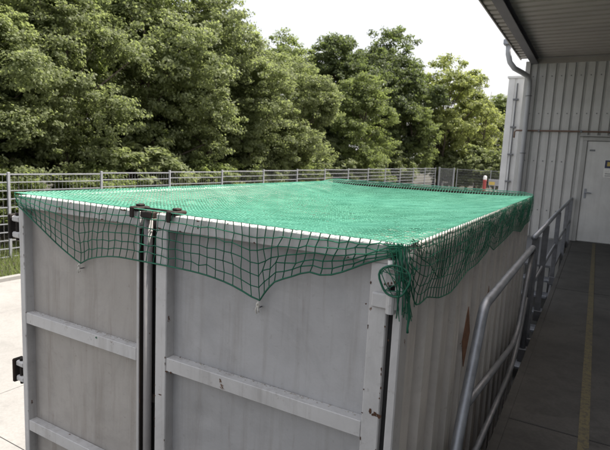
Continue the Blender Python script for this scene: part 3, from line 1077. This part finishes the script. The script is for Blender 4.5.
# gate and cross fence at the far end of the yard
FE = FP0 + FD * FPAN * 13
gt = empty('yard_gate', (FE[0] + .2, FE[1], gz(FE[1])), 'grey mesh gate at the corner of the far fences', 'gate')
go = (FE[0] + .2, FE[1], gz(FE[1]))
g0 = np.array(go)
for dx in (.1, 1.25):
    MB().box(g0[0] + dx - .05, g0[0] + dx + .05, g0[1] - .05, g0[1] + .05, g0[2], g0[2] + 2.15, .006).build('gate_post', M['fence_grey'], gt, go)
b = MB()
b.box(g0[0] + .17, g0[0] + 1.19, g0[1] - .02, g0[1] + .02, g0[2] + 2.02, g0[2] + 2.07)
b.box(g0[0] + .17, g0[0] + 1.19, g0[1] - .02, g0[1] + .02, g0[2] + .08, g0[2] + .12)
for dx in np.arange(.17, 1.2, .09):
    b.box(g0[0] + dx, g0[0] + dx + .02, g0[1] - .01, g0[1] + .01, g0[2] + .12, g0[2] + 2.02)
b.build('gate_leaf', M['fence_grey'], gt, go)
cf = empty('cross_fence', (g0[0] + 1.5, g0[1], g0[2]), 'pale thin mesh fence across the far end of the yard', 'fence')
co_ = (g0[0] + 1.5, g0[1], g0[2])
xx = g0[0] + 1.5
pf = qf = None
while xx < 8:
    if pf is None:
        pf = MB().box(-.025, .025, -.025, .025, 0, 2.1, .004).build('post', M['fence_grey'], cf)
        mb = mesh_panel(2.45, 2.05, .1, .2, .003, .003)
        qf = mb.build('mesh_panel', M['fence_grey'], cf, fix=False)
        qf.rotation_euler.z = -math.pi / 2; qf.location = (.03, 0, 0)
    else:
        copy_part(pf, cf, (xx - co_[0], 0, 0)); o = copy_part(qf, cf, (xx - co_[0] + .03, 0, 0))
    xx += 2.5

# red and white marker post near the far fence, small yellow sign
pp_ = at(437, 201, 2, .22)
hp = np.array([pp_[0], min(pp_[1], FE[1] - 2), gz(min(pp_[1], FE[1] - 2))])
d_ = ray(437, 199); t_ = 33.0 / d_[1]; hp = EYE + d_ * t_; hp[2] = gz(hp[1])
zt_ = (EYE + ray(437, 188.5) * t_)[2]
hy = empty('marker_post', tuple(hp), 'red marker post with white cap standing before the far fence', 'post')
MB().lathe([(.10, hp[2]), (.10, zt_ - .35), (.12, zt_ - .33), (.12, zt_ - .28), (.095, zt_ - .25)], hp[0], hp[1], 14).build('shaft', M['red'], hy, tuple(hp))
MB().lathe([(.105, zt_ - .249), (.11, zt_ - .1), (.08, zt_ - .02), (.03, zt_)], hp[0], hp[1], 14).build('cap', M['white'], hy, tuple(hp))
sp = EYE + ray(445, 195) * (34.0 / ray(445, 195)[1])
sg = empty('notice_board', (sp[0], sp[1], gz(sp[1])), 'small grey board with a yellow plate beside the marker post', 'sign')
sgo = (sp[0], sp[1], gz(sp[1]))
MB().box(sp[0] - .03, sp[0] + .03, sp[1], sp[1] + .05, sgo[2], sp[2] + .2).build('post', M['fence_grey'], sg, sgo)
MB().box(sp[0] - .4, sp[0] + .4, sp[1] - .03, sp[1] - .001, sp[2] - .1, sp[2] + .3, .01).build('board', M['fence_grey'], sg, sgo)
MB().box(sp[0] - .35, sp[0] + .0, sp[1] - .04, sp[1] - .031, sp[2] - .05, sp[2] + .15).build('plate', M['yellow_sign'], sg, sgo)

# ------------------------------------------------------------------ trees
def crown_mesh(name, seed, h, rx, z0, n_l, n_c, per, leaf, aspect=1.5, lobe=(.26, .44), ball=.26, flat=.75):
    """leaf blades in small sprays, sprays over the outside of billows, billows over the crown"""
    r = np.random.RandomState(seed)
    zc, hz = (z0 + h) / 2, (h - z0) / 2
    V = []; ends = []; n_tot = 0
    for l in range(n_l):
        d = r.normal(0, 1, 3); d /= np.linalg.norm(d)
        if l == 0: d = np.array([0.1, 0, .99])
        R = rx * r.uniform(*lobe)
        t = r.uniform(.45, 1.0) if l else .9
        w = 1.0 - .30 * max(0, d[2]) ** 2
        c = np.array([d[0] * (rx - R * .7) * t * w, d[1] * (rx - R * .7) * t * w, zc + d[2] * (hz - R * .6) * t])
        ends.append(c)
        for q in range(n_c):
            e = r.normal(0, 1, 3) + d * .55 + np.array([0, 0, .35]); e /= np.linalg.norm(e)
            p = c + e * R * r.uniform(.55, 1.08) * np.array([1, 1, flat])
            k = int(per * r.uniform(.45, 1.5))
            o = r.normal(0, 1, (k, 3)); o /= np.linalg.norm(o, axis=1)[:, None]
            o *= (r.uniform(0, 1, (k, 1)) ** .4) * ball * r.uniform(.7, 1.5)
            pos = p + o * np.array([1, 1, .55]) + e * np.abs(o[:, :1]) * .3
            nrm = r.normal(0, 1, (k, 3)) * .55 + e * .7 + np.array([0, 0, .45])
            nrm /= np.linalg.norm(nrm, axis=1)[:, None]
            a = np.cross(nrm, r.normal(0, 1, (k, 3))); a /= np.linalg.norm(a, axis=1)[:, None]
            b2 = np.cross(nrm, a)
            s_ = leaf * r.uniform(.55, 1.25, (k, 1))
            quad = np.stack([pos - a * s_ * aspect * .5, pos + b2 * s_ * .5 + nrm * s_ * .12, pos + a * s_ * aspect * .5, pos - b2 * s_ * .5 + nrm * s_ * .12], 1)
            V.append(quad.reshape(-1, 3)); n_tot += k
    V = np.concatenate(V)
    V[:, 2] = np.maximum(V[:, 2], .06)
    me = bpy.data.meshes.new(name)
    me.vertices.add(len(V)); me.vertices.foreach_set('co', V.astype(np.float32).ravel())
    me.loops.add(n_tot * 4); me.loops.foreach_set('vertex_index', np.arange(n_tot * 4, dtype=np.int32))
    me.polygons.add(n_tot); me.polygons.foreach_set('loop_start', np.arange(0, n_tot * 4, 4, dtype=np.int32))
    me.polygons.foreach_set('loop_total', np.full(n_tot, 4, dtype=np.int32))
    me.update(calc_edges=True); me.validate()
    return me, ends


def trunk_mesh(name, seed, h, ends, r0, multi=1):
    r = np.random.RandomState(seed + 50)
    b = MB()
    for m_ in range(multi):
        dx, dy = (0, 0) if multi == 1 else r.uniform(-.5, .5, 2)
        lean = r.uniform(-.05, .05, 2) * h
        tp = np.array([dx * 2 + lean[0], dy * 2 + lean[1], h * .82])
        base = np.array([dx, dy, -.05])
        pts = [base + (tp - base) * t + [r.uniform(-.06, .06), r.uniform(-.06, .06), 0] for t in np.linspace(0, 1, 8)]
        rr_ = [r0 / multi ** .5 * (1 - .88 * t) * (1.35 if i == 0 else 1) for i, t in enumerate(np.linspace(0, 1, 8))]
        b.tube(pts, rr_, 8)
        sel = r.choice(len(ends), min(16, len(ends)), replace=False)
        for e in sel:
            E_ = ends[e]
            t = np.clip((E_[2] * .7) / tp[2], .18, .9)
            s_ = base + (tp - base) * t
            mid_ = (s_ + E_) / 2 + [0, 0, -.12 * np.linalg.norm(E_ - s_) * .3]
            rad = r0 * .42 * (1 - t * .6) / multi ** .5
            b.tube(smooth_poly([s_, mid_, E_], 1), list(np.linspace(rad, .015, 6)), 5, cap=False)
    me = bpy.data.meshes.new(name)
    me.from_pydata(b.v, [], b.f); me.update()
    for p_ in me.polygons: p_.use_smooth = True
    me.materials.append(M['bark'])
    return me


KINDS = {}


def kind(key, mat, seeds, h, rx, z0, *a, **kw):
    KINDS[key] = []
    multi = kw.pop('multi', 1); r0 = kw.pop('r0', .17)
    for s in seeds:
        me, ends = crown_mesh('crown', s, h, rx, z0, *a, **kw)
        me.materials.append(M[mat])
        KINDS[key].append((me, trunk_mesh('trunk', s, h, ends, r0, multi), h))


kind('alder', 'leaf_grey', (1, 2, 3), 9.0, 3.1, .7, 54, 20, 78, .076, lobe=(.20, .40), ball=.27)
kind('oak', 'leaf_dark', (4, 5), 11.0, 4.2, 1.4, 48, 22, 66, .115, ball=.36, lobe=(.22, .38))
kind('maple', 'leaf_mid', (6, 7), 9.5, 3.3, .8, 50, 20, 70, .09, ball=.31, lobe=(.22, .40))
kind('birch', 'leaf_light', (8, 9), 9.0, 3.2, .9, 36, 15, 48, .11, multi=2, r0=.14, ball=.30, lobe=(.2, .36))
kind('shrub', 'leaf_mid', (10, 11), 2.6, 1.9, .1, 20, 16, 46, .085, r0=.05, multi=3, ball=.2)
kind('willow_shrub', 'leaf_grey', (12, 13), 3.6, 2.3, .1, 24, 16, 50, .085, aspect=2.6, r0=.06, multi=3, ball=.24)


def plant(key, i, x, y, h, label, cat, group, name, sx=1.0):
    cme, tme, h0 = KINDS[key][i % len(KINDS[key])]
    r = empty(name, (x, y, gz(y)), label, cat, group)
    s = h / h0
    r.scale = (s * sx, s * sx, s)
    r.rotation_euler.z = rnd.uniform(0, 6.28)
    for nm, me in (('crown', cme), ('trunk', tme)):
        o = bpy.data.objects.new(nm, me); C.objects.link(o); o.parent = r
    return r



ORD = ['nearest', 'second', 'third', 'fourth', 'fifth', 'sixth', 'seventh', 'eighth', 'ninth', 'tenth', 'eleventh', 'twelfth', 'thirteenth', 'fourteenth']
PLANTS = []


def px(key, i, u, vtop, xw, sx=1.0, yw=None, cls=None):
    d = ray(u, vtop)
    t = xw / d[0] if yw is None else yw / d[1]
    p = EYE + d * t
    PLANTS.append((cls or key, key, i, p[0], p[1], max(1.0, p[2] - gz(p[1])), sx))


# (kind, variant, photo x, photo y of the top, world x, width factor)
for a_ in [('alder', 0, 52, 30, -15.6, 1.1), ('maple', 1, 90, 8, -17.8, 1.1), ('alder', 2, 124, 28, -15.4, .95), ('maple', 0, 165, 20, -18.2, 1.05),
           ('alder', 1, 196, 30, -15.8, 1.0), ('alder', 0, 236, 48, -15.6, .95), ('alder', 2, 268, 84, -15.0, 1.08),
           ('alder', 1, 302, 98, -14.5, 1.0), ('oak', 0, 329, 84, -17.8, 1.0), ('oak', 1, 373, 77, -15.4, .92),
           ('maple', 0, 348, 112, -14.0, .98), ('maple', 1, 384, 120, -13.6, .95), ('birch', 0, 413, 96, -12.0, .95), ('birch', 1, 434, 112, -10.2, .9),
           ('alder', 1, 404, 138, -13.2, .95)]:
    px(*a_)
px('maple', 1, 292, 80, -20, .9, cls='back_maple')
for (u, v, yw, k, i) in ((449, 128, 62, 'maple', 0), (430, 138, 58, 'birch', 1)):
    px(k, i, u, v, None, 1.0, yw, cls='far_' + k)
for q in range(6):
    y = 3 + q * 7.2 + rnd.uniform(-1, 1)
    PLANTS.append(('back_maple', 'maple', q, -22.5 + rnd.uniform(-1.5, 1.5), y, rnd.uniform(7.5, 9), 1.2))
for q in range(15):
    y = 2.0 + q * 2.75 + rnd.uniform(-.6, .6)
    if q % 3 == 1:
        PLANTS.append(('willow_shrub', 'willow_shrub', q, -15.0 + rnd.uniform(-.3, .3), y, rnd.uniform(3.0, 4.2), 1.1))
    else:
        PLANTS.append(('shrub', 'shrub', q, -14.3 + rnd.uniform(-.2, .2), y, rnd.uniform(1.9, 2.6), 1.0))
for q in range(7):
    PLANTS.append(('back_willow', 'willow_shrub', q, -18.5 + rnd.uniform(-.5, .5), 4 + q * 5.6 + rnd.uniform(-.8, .8), rnd.uniform(3.6, 4.6), 1.5))
for q in range(5):
    PLANTS.append(('far_willow', 'willow_shrub', q, -11.2 + q * 2.3 + rnd.uniform(-.4, .4), 45.5 + rnd.uniform(-.8, 1.2), rnd.uniform(3.6, 5.0), 1.0))
DESC = {
    'alder': ('alder_tree', 'tree', 'grey-green tree close behind the mesh fence, %s of these from the yard gate', 'grey-green trees behind the mesh fence'),
    'maple': ('maple_tree', 'tree', 'mid-green rounded tree behind the mesh fence, %s of these from the yard gate', 'mid-green trees behind the fence'),
    'oak': ('oak_tree', 'tree', 'tall dark green spreading tree behind the fence, %s of these to the yard gate', 'tall dark trees'),
    'birch': ('birch_tree', 'tree', 'airy yellow-green tree by the fence corner, %s of these from the yard gate', 'yellow-green trees at the fence corner'),
    'back_maple': ('maple_tree', 'tree', 'mid-green tree in the back row behind other trees, %s there from the yard gate', 'trees of the back row'),
    'far_maple': ('maple_tree', 'tree', 'mid-green tree far beyond the cross fence beside the white annex', None),
    'far_birch': ('birch_tree', 'tree', 'yellow-green tree far beyond the cross fence behind the gate', None),
    'shrub': ('shrub', 'shrub', 'low mid-green shrub at the back of the mesh fence, %s from the yard gate', 'shrubs behind the fence'),
    'willow_shrub': ('willow_shrub', 'shrub', 'grey-green willow shrub behind the mesh fence, %s from the yard gate', 'willow shrubs behind the fence'),
    'back_willow': ('willow_shrub', 'shrub', 'broad willow shrub filling in under the tree trunks, %s from the yard gate', 'shrubs under the trees'),
    'far_willow': ('willow_shrub', 'shrub', 'pale willow shrub beyond the cross fence, %s from the yard gate', 'willow shrubs beyond the cross fence'),
}
for cls, (nm, cat, lab, grp) in DESC.items():
    mem = sorted([p for p in PLANTS if p[0] == cls], key=lambda p: math.hypot(p[3] - FE[0], p[4] - FE[1]))
    for o_, p in enumerate(mem):
        plant(p[1], p[2], p[3], p[4], p[5], lab % ORD[o_] if '%s' in lab else lab, cat, grp, nm, p[6])

# grass strip along the fence (uncountable)
gr = np.random.RandomState(21)
n = 42000
gx = gr.uniform(-13.6, -10.25, n); gy = gr.uniform(-6, 34, n) ** 1.0
gzv = np.array([gz(a) for a in gy])
hgt = gr.uniform(.05, .22, n) * (1 + .8 * (gr.rand(n) > .9))
az = gr.uniform(0, 6.28, n); wd = .012
ax, ay = np.cos(az) * wd, np.sin(az) * wd
lx, ly = gr.normal(0, .05, n), gr.normal(0, .05, n)
V = np.stack([np.stack([gx - ax, gy - ay, gzv], 1), np.stack([gx + ax, gy + ay, gzv], 1), np.stack([gx + lx, gy + ly, gzv + hgt], 1)], 1).reshape(-1, 3)
me = bpy.data.meshes.new('grass')
me.from_pydata(V.tolist(), [], np.arange(n * 3).reshape(-1, 3).tolist())
me.materials.append(M['leaf_mid'])
g_ = bpy.data.objects.new('grass', me); C.objects.link(g_)
tag(g_, 'rough green grass strip along the foot of the mesh fence', 'grass', kind='stuff')
